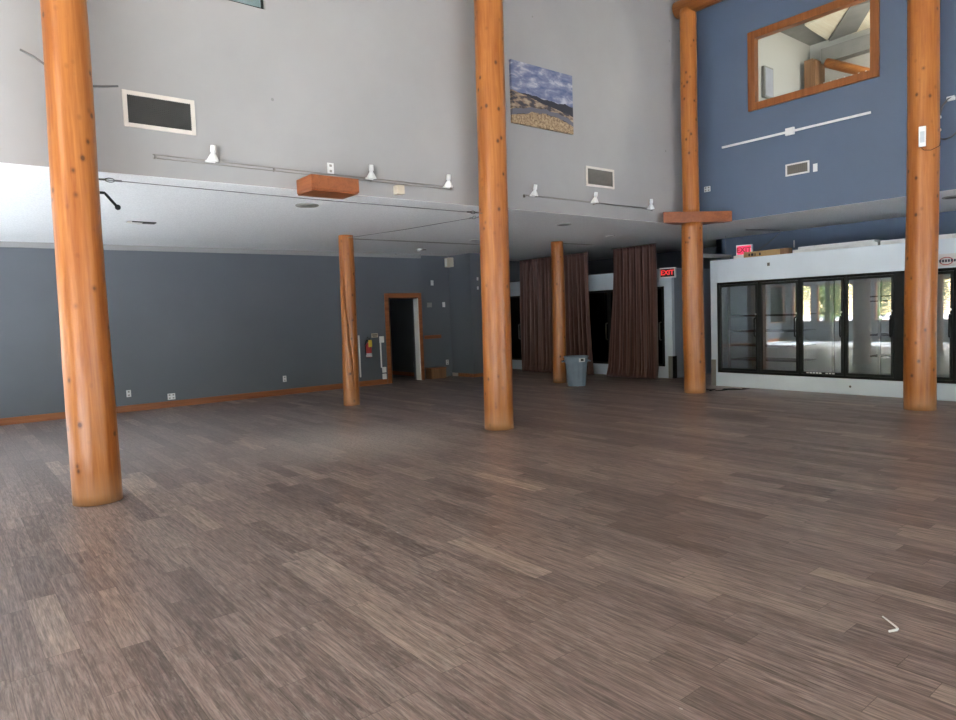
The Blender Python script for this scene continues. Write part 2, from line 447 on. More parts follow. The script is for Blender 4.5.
# closet behind the doorway
bm = nb(); box(bm, -16.4, -16.25, 8.0, 12.2, 0, 2.6); box(bm, -16.4, -14.205, 7.9, 8.05, 0, 2.6); box(bm, -16.4, -14.42, 9.85, 10.0, 0, 2.6)
box(bm, -16.4, -14.205, 7.9, 9.99, 2.5, 2.6); box(bm, -16.4, -15.1, 7.9, 12.1, -0.1, -0.002)
struct('wall_closet', bm, 'slate_paint')
bm = nb(); box(bm, -16.25, -14.42, 9.835, 9.85, 0, 0.10)
struct('baseboard_closet', bm, 'trim_wood')

# tall white bulkhead over the aisle, opening for a small upper window
bm = nb()
wall_with_hole(bm, 'y', -4.3, 11.6, SO+0.004, HC, -7.7, -7.5, [(1.55, 3.13, 5.09, 6.3)])
struct('wall_bulkhead', bm, 'white_paint')
bm = nb(); box(bm, -14.0, -13.96, -4.3, 9.48, 3.025, SO+0.005)
struct('trim_1', bm, 'white_paint')
bm = nb(); wall_with_hole(bm, 'x', -7.7, 6.0, SO+0.004, HC, 11.5, 11.7, [(-6.36, -4.38, 5.04, 6.28)])
struct('wall_loft', bm, 'blue_paint')
# thin dark grey strips on the soffit along the inner column row
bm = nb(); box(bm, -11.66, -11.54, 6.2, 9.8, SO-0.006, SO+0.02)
struct('soffit_strip_1', bm, 'disc_grey')
bm = nb(); box(bm, -10.80, -10.70, 11.1, 12.2, SO-0.006, SO+0.02)
struct('soffit_strip_2', bm, 'disc_grey')
# baseboards
bm = nb(); box(bm, -14.0, -13.98, -4.3, 8.38, 0, 0.125, 0.004)
struct('baseboard_left', bm, 'trim_wood')
bm = nb(); box(bm, -13.95, -13.3, 10.485, 10.5, 0, 0.09); box(bm, -13.3, -13.285, 10.485, 10.95, 0, 0.09)
struct('baseboard_pier', bm, 'trim_wood')
bm = nb(); box(bm, -14.2, -13.95, 10.483, 10.5, 0, 0.085)
struct('baseboard_pier_end', bm, 'vent_frame')
# door 1
d = structE('door_1')
bm = nb(); box(bm, -14.0, -13.972, 8.395, 8.50, 0, 2.17, 0.006); box(bm, -14.0, -13.972, 9.36, 9.455, 0, 2.17, 0.006); box(bm, -14.0, -13.970, 8.50, 9.36, 2.06, 2.17, 0.006)
obj('door_casing', bm, 'trim_wood', d)
bm = nb(); box(bm, -14.17, -13.985, 9.335, 9.36, 0, 2.04)
obj('door_jamb', bm, 'trim_white', d, label='white door jamb')
bm = nb(); box(bm, -14.24, -13.985, 8.50, 8.53, 0, 2.04); box(bm, -14.24, -13.985, 8.50, 9.36, 2.035, 2.06)
obj('door_jamb', bm, 'black_metal', d)

# entry wall behind the camera: a low band of windows and tall windows above
lowh = []
for a in ((-13.95, -13.15), (-12.95, -11.30), (-10.75, -9.20), (-9.0, -7.65)): lowh.append(a+(0.74, 2.28))
for x in (-5.1, -2.5, 0.1, 2.7): lowh.append((x, x+2.3, 0.08, 2.65))
uph = [(-5.6, -2.4, 4.4, 6.4)]
bm = nb()
wall_with_hole(bm, 'x', -14.2, 6.0, 0, SO, -4.5, -4.3, lowh)
struct('wall_entry', bm, 'sill_grey')
bm = nb()
wall_with_hole(bm, 'x', -7.7, 6.0, SO, HC, -4.5, -4.3, uph)
struct('wall_entry_upper', bm, 'white_paint')
k = 3
for h in lowh+uph:
    w = structE('window_%d' % k); k += 1
    bm = nb(); f = 0.05
    for a in (h[0], h[1]-f): box(bm, a, a+f, -4.46, -4.34, h[2], h[3])
    for a in (h[2], h[3]-f): box(bm, h[0]+f, h[1]-f, -4.46, -4.34, a, a+f)
    if h in uph:
        for q in (1/3, 2/3):
            xx = h[0]+(h[1]-h[0])*q; box(bm, xx-0.03, xx+0.03, -4.46, -4.34, h[2]+f, h[3]-f)
        box(bm, h[0]+f, h[1]-f, -4.455, -4.345, 5.3, 5.36)
    obj('window_frame', bm, 'trim_wood', w)
    bm = nb(); box(bm, h[0]+f, h[1]-f, -4.405, -4.395, h[2]+f, h[3]-f)
    obj('pane', bm, 'window_glass', w)
bm = nb(); wall_with_hole(bm, 'y', -4.5, 14.4, 0, HC, 6.0, 6.2, [(1.8, 10.7, 0.1, 2.9)])
struct('wall_right', bm, 'white_paint')
w = structE('window_%d' % k)  # unseen side glazing, added to bring light into the deep hall
bm = nb()
for a in (1.8, 4.01, 6.22, 8.43, 10.64): box(bm, 6.05, 6.15, a, a+0.06, 0.1, 2.9)
for a in (0.1, 2.84): box(bm, 6.06, 6.14, 1.86, 10.64, a, a+0.06)
obj('window_frame', bm, 'trim_wood', w)
bm = nb(); box(bm, 6.095, 6.105, 1.86, 10.64, 0.16, 2.84)
obj('pane', bm, 'window_glass', w)

w = structE('window_%d' % (k+1))
bm = nb()
for a in (-3.9, -2.66): box(bm, -14.15, -14.05, a, a+0.06, 0.74, 2.3)
for a in (0.74, 2.24): box(bm, -14.14, -14.06, -3.84, -2.66, a, a+0.06)
obj('window_frame', bm, 'trim_wood', w)
bm = nb(); box(bm, -14.105, -14.095, -3.84, -2.66, 0.80, 2.24)
obj('pane', bm, 'window_glass', w)
bm = nb(); box(bm, -8.2, 6.6, -9.0, -4.5, 6.5, 6.65)
struct('sun_shade_slab', bm, 'trim_white')  # unseen overhang added to keep direct sun out of the upper window
# interior window in the loft wall
w = structE('window_1')
bm = nb(); x0, x1, z0, z1, fw = -6.42, -4.30, 4.985, 6.335, 0.125
box(bm, x0, x0+fw, 11.455, 11.60, z0, z1, 0.006); box(bm, x1-fw, x1, 11.455, 11.60, z0, z1, 0.006)
box(bm, x0+fw, x1-fw, 11.455, 11.60, z0, z0+fw, 0.006); box(bm, x0+fw, x1-fw, 11.455, 11.60, z1-fw, z1, 0.006)
obj('window_frame', bm, 'frame_wood', w)
bm = nb(); box(bm, x0+fw, x1-fw, 11.56, 11.568, z0+fw, z1-fw)
obj('pane', bm, 'window_glass', w)
# upper window cropped by the photo's top edge
w = structE('window_2')
bm = nb(); box(bm, -7.66, -7.535, 1.55, 3.13, 5.09, 5.115); box(bm, -7.66, -7.535, 3.105, 3.13, 5.115, 6.3); box(bm, -7.66, -7.535, 1.55, 1.575, 5.115, 6.3); box(bm, -7.66, -7.535, 1.575, 3.105, 6.275, 6.3)
obj('window_frame', bm, 'dark_frame', w)
bm = nb(); box(bm, -7.545, -7.54, 1.575, 3.105, 5.115, 6.275)
obj('pane', bm, 'window_glass', w)
bm = nb(); box(bm, -7.565, -7.555, 1.575, 3.105, 5.115, 6.275)
obj('blind', bm, 'teal_board', w)

# the room behind the loft window
bm = nb(); box(bm, -6.6, -6.4, 11.7, 13.8, 4.2, 6.62)
struct('wall_loft_left', bm, 'loft_paint')
bm = nb(); box(bm, -6.6, 0.2, 13.75, 13.9, 4.2, 6.62); box(bm, 0.0, 0.2, 11.7, 13.9, 4.2, 6.62)
struct('wall_loft_rear', bm, 'loft_paint')
bm = nb(); prism(bm, [(-6.6, 11.7), (-4.5, 11.7), (-4.5, 13.9), (-6.6, 13.9)], 6.6, 6.7)
box(bm, -4.5, 0.2, 13.7, 13.9, 6.6, 6.7); box(bm, 0.0, 0.2, 11.8, 13.7, 6.6, 6.7)
struct('ceiling_loft', bm, 'loft_grey')
bm = nb(); box(bm, -6.6, 0.2, 11.7, 13.9, 4.1, 4.2)
struct('floor_loft', bm, 'pale_bounce_tile')

def planks(bm, poly, z):
    prism(bm, poly, z, z+0.03)
bm = nb(); planks(bm, [(-5.95, 12.58), (-5.10, 12.42), (-6.03, 13.66), (-5.99, 12.95)], 6.565)
for q in (12.75, 13.0, 13.3):
    pass
tag(obj('ceiling_panel', bm, 'pale_planks'), 'pale plank ceiling panel left of the dark beam behind upper window', 'ceiling panel')
bm = nb(); planks(bm, [(-5.02, 12.98), (-4.75, 12.55), (-4.55, 12.6), (-4.55, 13.74), (-5.62, 13.74), (-5.5, 13.62)], 6.565)
tag(obj('ceiling_panel', bm, 'pale_planks'), 'pale plank ceiling panel right of the dark beam behind upper window', 'ceiling panel')
bm = nb(); prism(bm, [(-5.12, 12.44), (-4.78, 12.56), (-5.50, 13.66), (-6.02, 13.70)], 6.545, 6.595)
tag(obj('ceiling_beam', bm, 'loft_grey'), 'dark slanting ceiling beam seen through upper window', 'beam')
bm = nb(); box(bm, -6.10, 0.0, 13.55, 13.75, 6.13, 6.40)
tag(obj('wall_beam', bm, 'loft_grey'), 'grey level beam across the rear of the room behind upper window', 'beam')
t = thing('cabinet', 'brown wooden cabinet in far corner behind upper window', 'cabinet', (-6.30, 13.54, 4.2))
bm = nb(); box(bm, -0.02, 0.19, -0.2, 0.2, 0, 1.98, 0.005); obj('cabinet_body', bm, 'cabinet_wood', t)
bm = nb(); box(bm, -0.015, 0.155, -0.215, -0.2, 0.05, 2.0, 0.004); obj('door', bm, 'cabinet_wood', t)
bm = nb(); tube(bm, [(-5.95, 13.45, 6.08), (-5.30, 13.45, 5.72), (-4.7, 13.45, 5.40)], 0.085, 14)
tag(obj('sloping_log', bm, 'log_lying'), 'peeled log sloping down under grey beam behind upper window', 'log')
t = thing('stair_railing', 'white picket railing low behind the upper window', 'railing', (-5.1, 13.1, 4.2))
for kx in range(14):
    bm = nb(); box(bm, -0.75+kx*0.12, -0.73+kx*0.12, -0.012, 0.012, 0, 1.42); obj('picket', bm, 'white_plastic', t)
bm = nb(); box(bm, -0.8, 0.9, -0.03, 0.03, 0.95, 1.0); obj('rail', bm, 'white_plastic', t)
t = thing('loft_fill_globe', 'unseen glowing globe added to brighten the room behind the upper window', 'lamp', (-3.5, 12.7, 5.9))  # added out of view as fill for the loft ceiling panels
bm = nb(); bmesh.ops.create_uvsphere(bm, u_segments=20, v_segments=12, radius=0.16); obj('globe', bm, 'fill_glow', t)
bm = nb(); tube(bm, [(0, 0, 0.15), (0, 0, 0.70)], 0.01, 8); obj('cord', bm, 'black_metal', t)
bm = nb(); box(bm, -4.5, -2.8, 12.6, 12.8, 6.6, 6.7); tag(obj('skylight_bar', bm, 'loft_grey'), 'grey skylight bar in the room behind upper window', 'beam')
t = thing('electrical_panel', 'grey electrical panel on white wall behind upper window', 'electrical panel', (-6.4, 12.05, 5.3), RL)
bm = nb(); box(bm, -0.16, 0.16, -0.06, 0.0, 0.0, 0.55, 0.006); obj('housing', bm, 'loft_grey', t)
bm = nb(); box(bm, -0.13, 0.13, -0.068, -0.06, 0.03, 0.52, 0.003); obj('door', bm, 'sill_grey', t)
bm = nb(); tube(bm, [(0.1, -0.02, 0), (0.1, -0.02, -1.0)], 0.015, 8); obj('conduit', bm, 'sill_grey', t)

# ------------------------------------------------------------------ log columns
def log_bm(h, r0, r1, seed, top=(0, 0), crack=None, n=44, step=0.09, rough_base=False):
    bm = nb(); m = max(6, int(h/step)); rings = []
    for i in range(m+1):
        z = h*i/m; t = i/m
        cx = top[0]*t+0.010*math.sin(z*1.1+seed); cy = top[1]*t+0.010*math.cos(z*0.9+seed*2)
        ring = []
        for k in range(n):
            a = 2*PI*k/n
            r = r0+(r1-r0)*t
            q = noise.noise(Vector((math.cos(a)*1.3+seed*5, math.sin(a)*1.3, z*0.8)))
            q2 = noise.noise(Vector((math.cos(a)*4, math.sin(a)*4+seed*3, z*3.0)))
            r *= 1+0.035*q+0.012*q2
            if crack:
                for (z0, a0, z1, a1, dep) in crack:
                    if z0 <= z <= z1:
                        u = (z-z0)/(z1-z0); ac = a0+(a1-a0)*u+0.05*math.sin(z*9)
                        da = abs((a-ac+PI) % (2*PI)-PI)
                        wd = 0.11*math.sin(PI*min(1, max(0, u)))+0.05
                        if da < wd: r -= dep*(1-da/wd)
            zz = z
            if i == 0 and rough_base: zz = 0.0
            if i == 1 and rough_base: r *= 1+0.03*noise.noise(Vector((a*6, seed, 0)))
            ring.append(bm.verts.new((cx+r*math.cos(a), cy+r*math.sin(a), zz)))
        rings.append(ring)
    for A, B in zip(rings, rings[1:]):
        for k in range(n):
            f = bm.faces.new((A[k], A[(k+1) % n], B[(k+1) % n], B[k])); f.smooth = True
    bm.faces.new(rings[0][::-1]); bm.faces.new(rings[-1])
    return bm

GL = 'peeled log columns'
def column(label, x, y, h, r0, r1, seed, **kw):
    o = obj('log_column', log_bm(h, r0, r1, seed, **kw), 'log_wood', None, (x, y, 0))
    return tag(o, label, 'column', GL)
column('thick peeled log column nearest the camera, left of all others, in front of dark slate wall', -7.061, 1.064, HC, 0.208, 0.163, 1.0, top=(0.02, 0.025), rough_base=True)
column('peeled log column standing alone in middle of hall, rising past the white upper wall beside landscape print', -7.105, 6.016, HC, 0.203, 0.19, 2.0, top=(0.043, 0.055))
c3 = thing('log_column', 'peeled log column in hall corner with diagonal wooden block across it', 'column', (-7.183, 10.854, 0), 0, GL)
obj('lower_log', log_bm(3.10, 0.195, 0.185, 3.0), 'log_wood', c3)
bm = log_bm(3.60, 0.148, 0.145, 8.0); bm.transform(Matrix.Translation((-0.012, -0.015, 3.27))); obj('upper_log', bm, 'log_wood', c3)
bm = nb(); u = Vector((0.517, 0.856)); nv = Vector((0.856, -0.517))
prism(bm, [tuple(u*a_+nv*b_) for a_, b_ in ((-0.62, 0.17), (0.68, 0.17), (0.62, -0.02), (0.25, -0.16), (-0.25, -0.16), (-0.48, 0.02))], 3.095, 3.285)
obj('corner_block', bm, 'box_wood', c3, label='red-brown wooden block')
column('peeled log column standing before the glass-door cooler, carrying a small white device', -3.536, 10.932, HC, 0.205, 0.182, 4.0)
column('short slender log column with a long dark crack, beside the fire extinguisher', -11.192, 5.927, SO-0.005, 0.152, 0.132, 5.0, n=110, step=0.04, crack=[(0.3, 6.3, 2.9, 4.75, 0.055)], top=(0.012, 0.015))
column('short slender log column in front of brown curtain beside the grey bin', -10.565, 10.76, SO-0.005, 0.15, 0.138, 6.0, top=(0.025, 0.03))
bm = nb(); tube(bm, [(-7.42, 10.85, 6.93), (-5, 10.85, 6.94), (-2.0, 10.85, 6.93), (3, 10.85, 6.92)], 0.15, 20)
tag(obj('log_beam', bm, 'log_lying'), 'horizontal peeled log beam resting on the corner column at top of photo', 'beam')

# ------------------------------------------------------------------ metalwork on the front column
bm = nb(); tube(bm, [(-7.060, 0.971, 3.882), (-7.060, 0.835, 3.970), (-7.060, 0.733, 4.013)], 0.010, 8)
tag(obj('hook_rod', bm, 'steel'), 'thin dark metal rod sticking out leftward from the front log column', 'rod')
bm = nb(); tube(bm, [(-7.060, 1.185, 3.790), (-7.060, 1.360, 3.814), (-7.060, 1.481, 3.838)], 0.010, 8)
tag(obj('hook_rod', bm, 'steel'), 'thin dark metal rod sticking out rightward from the front log column beside large grille', 'rod')
t = thing('wall_hook', 'black bent hook with ball end on right side of the front log column', 'hook', (-7.06, 1.255, 2.843))
bm = nb(); tube(bm, [(0, -0.02, 0), (0, 0.045, 0.0), (0, 0.06, -0.015), (0, 0.14, -0.115)], 0.013, 10); obj('arm', bm, 'black_metal', t)
bm = nb(); bmesh.ops.create_uvsphere(bm, u_segments=14, v_segments=10, radius=0.026, matrix=Matrix.Translation((0, 0.15, -0.125))); obj('ball', bm, 'black_metal', t)
def tie(label, a, b, tb0, tb1):
    t = thing('tie_cable', label, 'cable', a)
    A = Vector(a); B = Vector(b)-A
    bm = nb(); tube(bm, [(0, 0, 0), B*0.5+Vector((0, 0, -0.012)), B], 0.0045, 6); obj('cable', bm, 'steel', t)
    for q in (tb0, tb1):
        if q is None: continue
        d = B.normalized(); p = B*q
        bm = nb(); sd = d.cross(Vector((0, 0, 1))).normalized()
        ring = [p+d*0.04*math.cos(s)+Vector((0, 0, 1))*0.018*math.sin(s) for s in (2*PI*i/14 for i in range(15))]
        tube(bm, ring, 0.005, 6, False)
        tube(bm, [p-d*0.1, p-d*0.04], 0.009, 8); tube(bm, [p+d*0.04, p+d*0.1], 0.009, 8)
        obj('turnbuckle', bm, 'steel', t)
    return t
tie('thin steel tie cable under the white wall edge between front column and middle column', (-7.10, 1.20, 2.972), (-7.10, 5.85, 2.95), 0.035, 0.965)
tie('thin steel tie cable crossing the soffit from middle column to cracked column', (-7.25, 5.98, 2.94), (-11.07, 5.93, 3.06), 0.05, None)

# ------------------------------------------------------------------ wall fittings
def vent(label, loc, rot, w, h, fr, matf, matm, vertical=False, nslat=14, grid=False):
    t = thing('vent_grille', label, 'vent', loc, rot)
    bm = nb(); d = 0.022
    box(bm, -w/2, -w/2+fr, -d, 0, -h/2, h/2, 0.003); box(bm, w/2-fr, w/2, -d, 0, -h/2, h/2, 0.003)
    box(bm, -w/2+fr, w/2-fr, -d, 0, -h/2, -h/2+fr, 0.003); box(bm, -w/2+fr, w/2-fr, -d, 0, h/2-fr, h/2, 0.003)
    obj('vent_frame', bm, matf, t)
    bm = nb(); iw, ih = w-2*fr, h-2*fr
    box(bm, -iw/2, iw/2, -0.006, 0, -ih/2, ih/2)
    if not vertical or grid:
        for i in range(nslat):
            z = -ih/2+ih*(i+0.5)/nslat; box(bm, -iw/2, iw/2, -0.016, -0.006, z-ih/nslat*0.22, z+ih/nslat*0.22)
    if vertical or grid:
        nn = int(nslat*iw/ih) if grid else nslat
        for i in range(nn):
            q = -iw/2+iw*(i+0.5)/nn; box(bm, q-iw/nn*0.2, q+iw/nn*0.2, -0.017, -0.006, -ih/2, ih/2)
    obj('louvre', bm, matm, t)
vent('large dark return grille in beige frame high on white wall beside front column', (-7.5, 1.945, 3.77), RL, 0.69, 0.36, 0.042, 'vent_frame', 'vent_dark', nslat=15, grid=True)
vent('small grey-brown grille high on white wall below and right of the landscape print', (-7.5, 8.72, 3.765), RL, 0.69, 0.32, 0.035, 'vent_frame', 'vent_mid', nslat=12)
vent('cream framed air grille on upper blue wall', (-5.565, 11.5, 3.84), 0, 0.40, 0.20, 0.025, 'trim_white', 'vent_mid', vertical=True, nslat=11)

def track(label, y0, y1, z, heads, two, loc_x=-7.5):
    t = thing('track_light', label, 'track light', (loc_x, (y0+y1)/2, z), RL)
    L = y1-y0
    bm = nb()
    tube(bm, [(-L/2, -0.035, 0.012), (L/2, -0.035, 0.012)], 0.005, 8)
    if two: tube(bm, [(-L/2, -0.035, -0.022), (L/2, -0.035, -0.022)], 0.005, 8)
    else: tube(bm, [(-L/2, -0.035, 0.000), (L/2, -0.035, 0.000)], 0.005, 8)
    nst = max(2, int(L/1.2))
    for i in range(nst+1):
        q = -L/2+0.03+(L-0.06)*i/nst; box(bm, q-0.006, q+0.006, -0.04, 0, -0.026, 0.016)
    obj('rail', bm, 'rail_metal', t)
    for (yy, tilt) in heads:
        q = yy-(y0+y1)/2
        R = Matrix.Translation((q, -0.06, 0.0)) @ Matrix.Rotation(tilt, 4, 'Y') @ Matrix.Rotation(0.25, 4, 'X')
        bm = nb(); lathe(bm, [(0.020, 0.155), (0.024, 0.150), (0.026, 0.09), (0.020, 0.088), (0.020, 0.075), (0.030, 0.06), (0.052, 0.018), (0.056, 0.004), (0.050, 0.004), (0.03, 0.03), (0.0, 0.035)], 20)
        bmesh.ops.scale(bm, vec=(1.15, 1.15, 1.1), verts=bm.verts); bm.transform(R)
        hd = obj('lamp_head', bm, 'white_plastic', t)
        bm = nb(); lathe(bm, [(0.0, 0.012), (0.047, 0.008), (0.047, 0.002), (0.0, 0.0)], 20); bm.transform(R)
        obj('lens', bm, 'disc_grey', hd)
        bm = nb(); box(bm, q-0.075, q+0.03, -0.06, -0.03, -0.008, 0.014, 0.004)
        obj('adapter', bm, 'white_plastic', hd)
    return t
track('long two-rod track light with three white heads on white wall left of middle column', 1.84, 5.66, 3.325, [(2.43, 0.0), (4.36, -0.12), (5.55, -0.10)], True)
track('track light with three white heads on white wall right of middle column', 6.96, 10.10, 3.335, [(7.15, 0.0), (8.51, -0.03), (9.99, -0.2)], False)
t = thing('bare_track', 'white lamp rail with no heads on upper blue wall below the wood framed window', 'track light', (-5.68, 11.5, 4.478))
bm = nb(); box(bm, -1.27, 1.26, -0.025, 0, -0.018, 0.018, 0.003); obj('rail', bm, 'white_plastic', t)
bm = nb(); box(bm, -0.075, 0.075, -0.045, 0, -0.06, 0.06, 0.006); obj('feed_box', bm, 'white_plastic', t)

t = thing('wooden_box', 'red-brown wooden box shelf mounted on white wall above the soffit edge', 'box', (-7.5, 3.69, 3.025), RL)
bm = nb()
box(bm, -0.30, 0.30, -0.40, -0.001, 0.045, 0.205, 0.004); obj('box_body', bm, 'box_wood', t)
bm = nb(); box(bm, -0.29, 0.29, -0.385, 0.0, 0.030, 0.045); obj('bottom_board', bm, 'box_wood', t)

def plate(label, loc, rot, w=0.075, h=0.12, kind='outlet', mat='white_plastic', cat=None, name=None):
    t = thing(name or {'outlet': 'outlet_plate', 'switch': 'switch_plate', 'blank': 'wall_plate'}[kind], label, cat or {'outlet': 'outlet', 'switch': 'switch', 'blank': 'wall plate'}[kind], loc, rot)
    bm = nb(); box(bm, -w/2, w/2, -0.010, 0, -h/2, h/2, 0.003); obj('cover', bm, mat, t)
    if kind == 'outlet':
        cnt = 2 if w > 0.1 else 1
        for c in range(cnt):
            xo = 0 if cnt == 1 else (-0.25*w if c == 0 else 0.25*w)
            for zz in (-0.25*h, 0.25*h):
                bm = nb(); box(bm, xo-0.016, xo+0.016, -0.013, -0.009, zz-0.014, zz+0.014, 0.002); obj('socket', bm, 'disc_grey', t)
    if kind == 'switch':
        bm = nb(); box(bm, -0.008, 0.008, -0.022, -0.009, -0.012, 0.016, 0.002); obj('toggle', bm, mat, t)
    return t
plate('white outlet low on slate wall just right of the front log column', (-14, 2.74, 0.345), RL, 0.08, 0.13)
plate('white double outlet just above the wooden baseboard on slate wall', (-14, 3.49, 0.21), RL, 0.14, 0.12)
plate('white outlet low on slate wall left of the cracked log column', (-14, 5.81, 0.35), RL, 0.08, 0.13)
plate('small white plate on side of the wall post high near soffit, upper of two', (-13.3, 10.72, 2.48), RL, 0.05, 0.08, 'blank')
plate('small white plate on side of the wall post high near soffit, lower of two', (-13.3, 10.72, 2.25), RL, 0.05, 0.08, 'blank')
plate('white switch plate highest on dark recess wall right of doorway', (-14.2, 9.95, 2.43), RL, 0.085, 0.13, 'switch')
plate('grey double plate at head height on dark recess wall right of doorway', (-14.2, 9.84, 1.87), RL, 0.15, 0.12, 'outlet', 'disc_grey')
plate('pale switch plate beside the grey double plate on dark recess wall', (-14.2, 10.29, 1.87), RL, 0.085, 0.13, 'switch')
plate('white outlet low on dark recess wall above the brown box', (-14.2, 10.33, 0.37), RL, 0.085, 0.13)
plate('pale double outlet on the dark wall seen through the open doorway', (-14.95, 9.835, 0.33), 0, 0.16, 0.13)
plate('white outlet on upper white wall just above the wooden box', (-7.5, 3.835, 3.41), RL, 0.085, 0.13)
plate('white outlet on upper blue wall beside the corner log column', (-7.27, 11.5, 3.78), 0, 0.13, 0.10)
plate('white switch plate beside the air grille on upper blue wall', (-5.27, 11.5, 3.80), 0, 0.07, 0.13, 'switch')
plate('small white plate on blue rear wall above the cooler boards', (-7.0, 14.3, 2.83), 0, 0.03, 0.15, 'blank')
t = thing('junction_box', 'small beige box on white wall under the two-rod track light', 'junction box', (-7.5, 4.77, 3.225), RL)
bm = nb(); box(bm, -0.06, 0.05, -0.10, 0, -0.055, 0.055, 0.004); obj('housing', bm, 'beige_plastic', t)
bm = nb(); box(bm, -0.055, 0.045, -0.106, -0.10, -0.05, 0.05, 0.002); obj('cover', bm, 'beige_plastic', t)

t = thing('landscape_print', 'frameless landscape print of grassland and cloudy sky on white upper wall', 'picture', (-7.5, 7.43, 4.825), RL)
bm = nb(); box(bm, -0.645, 0.645, -0.040, 0, -0.45, 0.45); obj('canvas', bm, 'landscape_print', t)
bm = nb(); box(bm, -0.62, 0.62, -0.012, 0.0, 0.39, 0.43); obj('hanging_bar', bm, 'black_metal', t)

# fire extinguisher on the slate wall
t = thing('fire_extinguisher', 'red fire extinguisher with yellow tag hung on slate wall left of doorway', 'fire extinguisher', (-14.004, 7.87, 0.68), RL)
bm = nb(); lathe(bm, [(0.0, 0.0), (0.06, 0.0), (0.07, 0.01), (0.07, 0.27), (0.062, 0.30), (0.035, 0.335), (0.022, 0.35), (0.0, 0.35)], 24, (0, -0.085, 0)); obj('cylinder', bm, 'red_paint', t)
bm = nb(); lathe(bm, [(0.0705, 0.015), (0.0715, 0.02), (0.0715, 0.09), (0.0705, 0.095)], 24, (0, -0.085, 0)); obj('base_label', bm, 'silver_label', t, label='silver label band')
bm = nb(); lathe(bm, [(0.0, 0.34), (0.022, 0.34), (0.024, 0.40), (0.0, 0.40)], 14, (0, -0.085, 0)); box(bm, -0.012, 0.012, -0.16, -0.05, 0.40, 0.42, 0.003); obj('valve', bm, 'black_metal', t)
bm = nb(); box(bm, -0.010, 0.010, -0.17, -0.06, 0.435, 0.45, 0.003); tube(bm, [(0, -0.07, 0.44), (0, -0.06, 0.46), (0, -0.04, 0.47)], 0.008, 8); obj('handle', bm, 'black_metal', t)
bm = nb(); tube(bm, [(0.02, -0.085, 0.38), (-0.07, -0.1, 0.39), (-0.10, -0.1, 0.30), (-0.085, -0.09, 0.12), (-0.08, -0.085, 0.06)], 0.010, 8); obj('hose', bm, 'black_metal', t)
bm = nb(); box(bm, -0.045, 0.045, -0.168, -0.158, 0.24, 0.40, 0.002); obj('inspection_tag', bm, 'yellow_tag', t, label='yellow inspection tag')
bm = nb(); box(bm, -0.03, 0.03, -0.02, 0, 0.2, 0.42, 0.003); obj('bracket', bm, 'steel', t)
t = thing('small_sign', 'small pale sign on slate wall above right of fire extinguisher', 'sign', (-14.004, 8.09, 1.18), RL)
bm = nb(); box(bm, -0.09, 0.09, -0.006, 0, -0.05, 0.05); obj('sign_panel', bm, 'beige_plastic', t)
bm = nb(); box(bm, -0.07, 0.07, -0.008, -0.006, 0.005, 0.02); box(bm, -0.05, 0.06, -0.008, -0.006, -0.025, -0.012); obj('print', bm, 'dark_print', t)
t = thing('wire_raceway', 'white vertical wire cover on slate wall between cracked column and fire extinguisher', 'wire cover', (-14.004, 7.66, 0.22), RL)
bm = nb(); box(bm, -0.018, 0.018, -0.02, 0, 0, 0.98, 0.004); obj('channel', bm, 'white_plastic', t)
t = thing('wire_raceway', 'white vertical wire cover with boxes on slate wall beside the door casing', 'wire cover', (-14.004, 8.27, 0.12), RL)
bm = nb(); box(bm, -0.05, -0.018, -0.02, 0, 0.28, 0.98, 0.004); obj('channel', bm, 'white_plastic', t)
bm = nb(); box(bm, -0.06, 0.05, -0.045, 0, 0.88, 1.03, 0.006); obj('upper_box', bm, 'white_plastic', t)
for zz in (0.0, 0.16):
    bm = nb(); box(bm, -0.02, 0.08, -0.04, 0, zz, zz+0.13, 0.006); obj('outlet_box', bm, 'white_plastic', t)
t = thing('speaker_box', 'small beige box mounted high on corner of the wall post under the soffit', 'speaker', (-14.08, 10.503, 2.83))
bm = nb(); box(bm, -0.11, 0.10, -0.14, 0, 0, 0.235, 0.008); obj('housing', bm, 'beige_plastic', t)
bm = nb(); box(bm, -0.085, 0.0, -0.148, -0.14, 0.02, 0.215, 0.003); obj('front_panel', bm, 'trim_white', t)
bm = nb(); box(bm, -14.2, -14.16, 9.64, 10.15, 1.01, 1.10, 0.004)
tag(obj('wooden_rail', bm, 'trim_wood'), 'short horizontal wooden rail on dark recess wall at waist height', 'rail')
t = thing('wooden_crate', 'low brown wooden box on floor against dark recess wall beside doorway', 'box', (-14.01, 9.84, 0))
bm = nb(); box(bm, -0.17, 0.10, -0.22, 0.24, 0.0, 0.25, 0.005); obj('crate_body', bm, 'cabinet_wood', t)
bm = nb(); box(bm, -0.18, 0.11, -0.23, 0.25, 0.25, 0.275, 0.004); obj('lid', bm, 'trim_wood', t)

# soffit fittings
def disc(name, label, cat, x, y, r, mat, ring='trim_white', h=0.02):
    t = thing(name, label, cat, (x, y, SO+0.003))
    bm = nb(); lathe(bm, [(r, 0.0), (r*1.02, -h*0.5), (r*0.96, -h), (r*0.8, -h*0.9), (r*0.78, -0.002)], 28); obj('ring', bm, ring, t)
    bm = nb(); lathe(bm, [(0.0, -0.003), (r*0.79, -0.003), (r*0.79, -h*0.7), (0.0, -h*0.75)], 28); obj('grille', bm, mat, t)
disc('ceiling_speaker', 'round beige-grey disc in soffit below the wooden box', 'ceiling speaker', -8.42, 3.94, 0.15, 'disc_grey', 'disc_grey')
disc('ceiling_light', 'dark round recessed light in soffit right of middle column', 'ceiling light', -8.38, 8.76, 0.13, 'vent_dark', 'disc_grey')
disc('ceiling_light', 'dark round recessed light in soffit right of the cooler log column', 'ceiling light', -3.55, 12.3, 0.15, 'vent_dark', 'disc_grey')
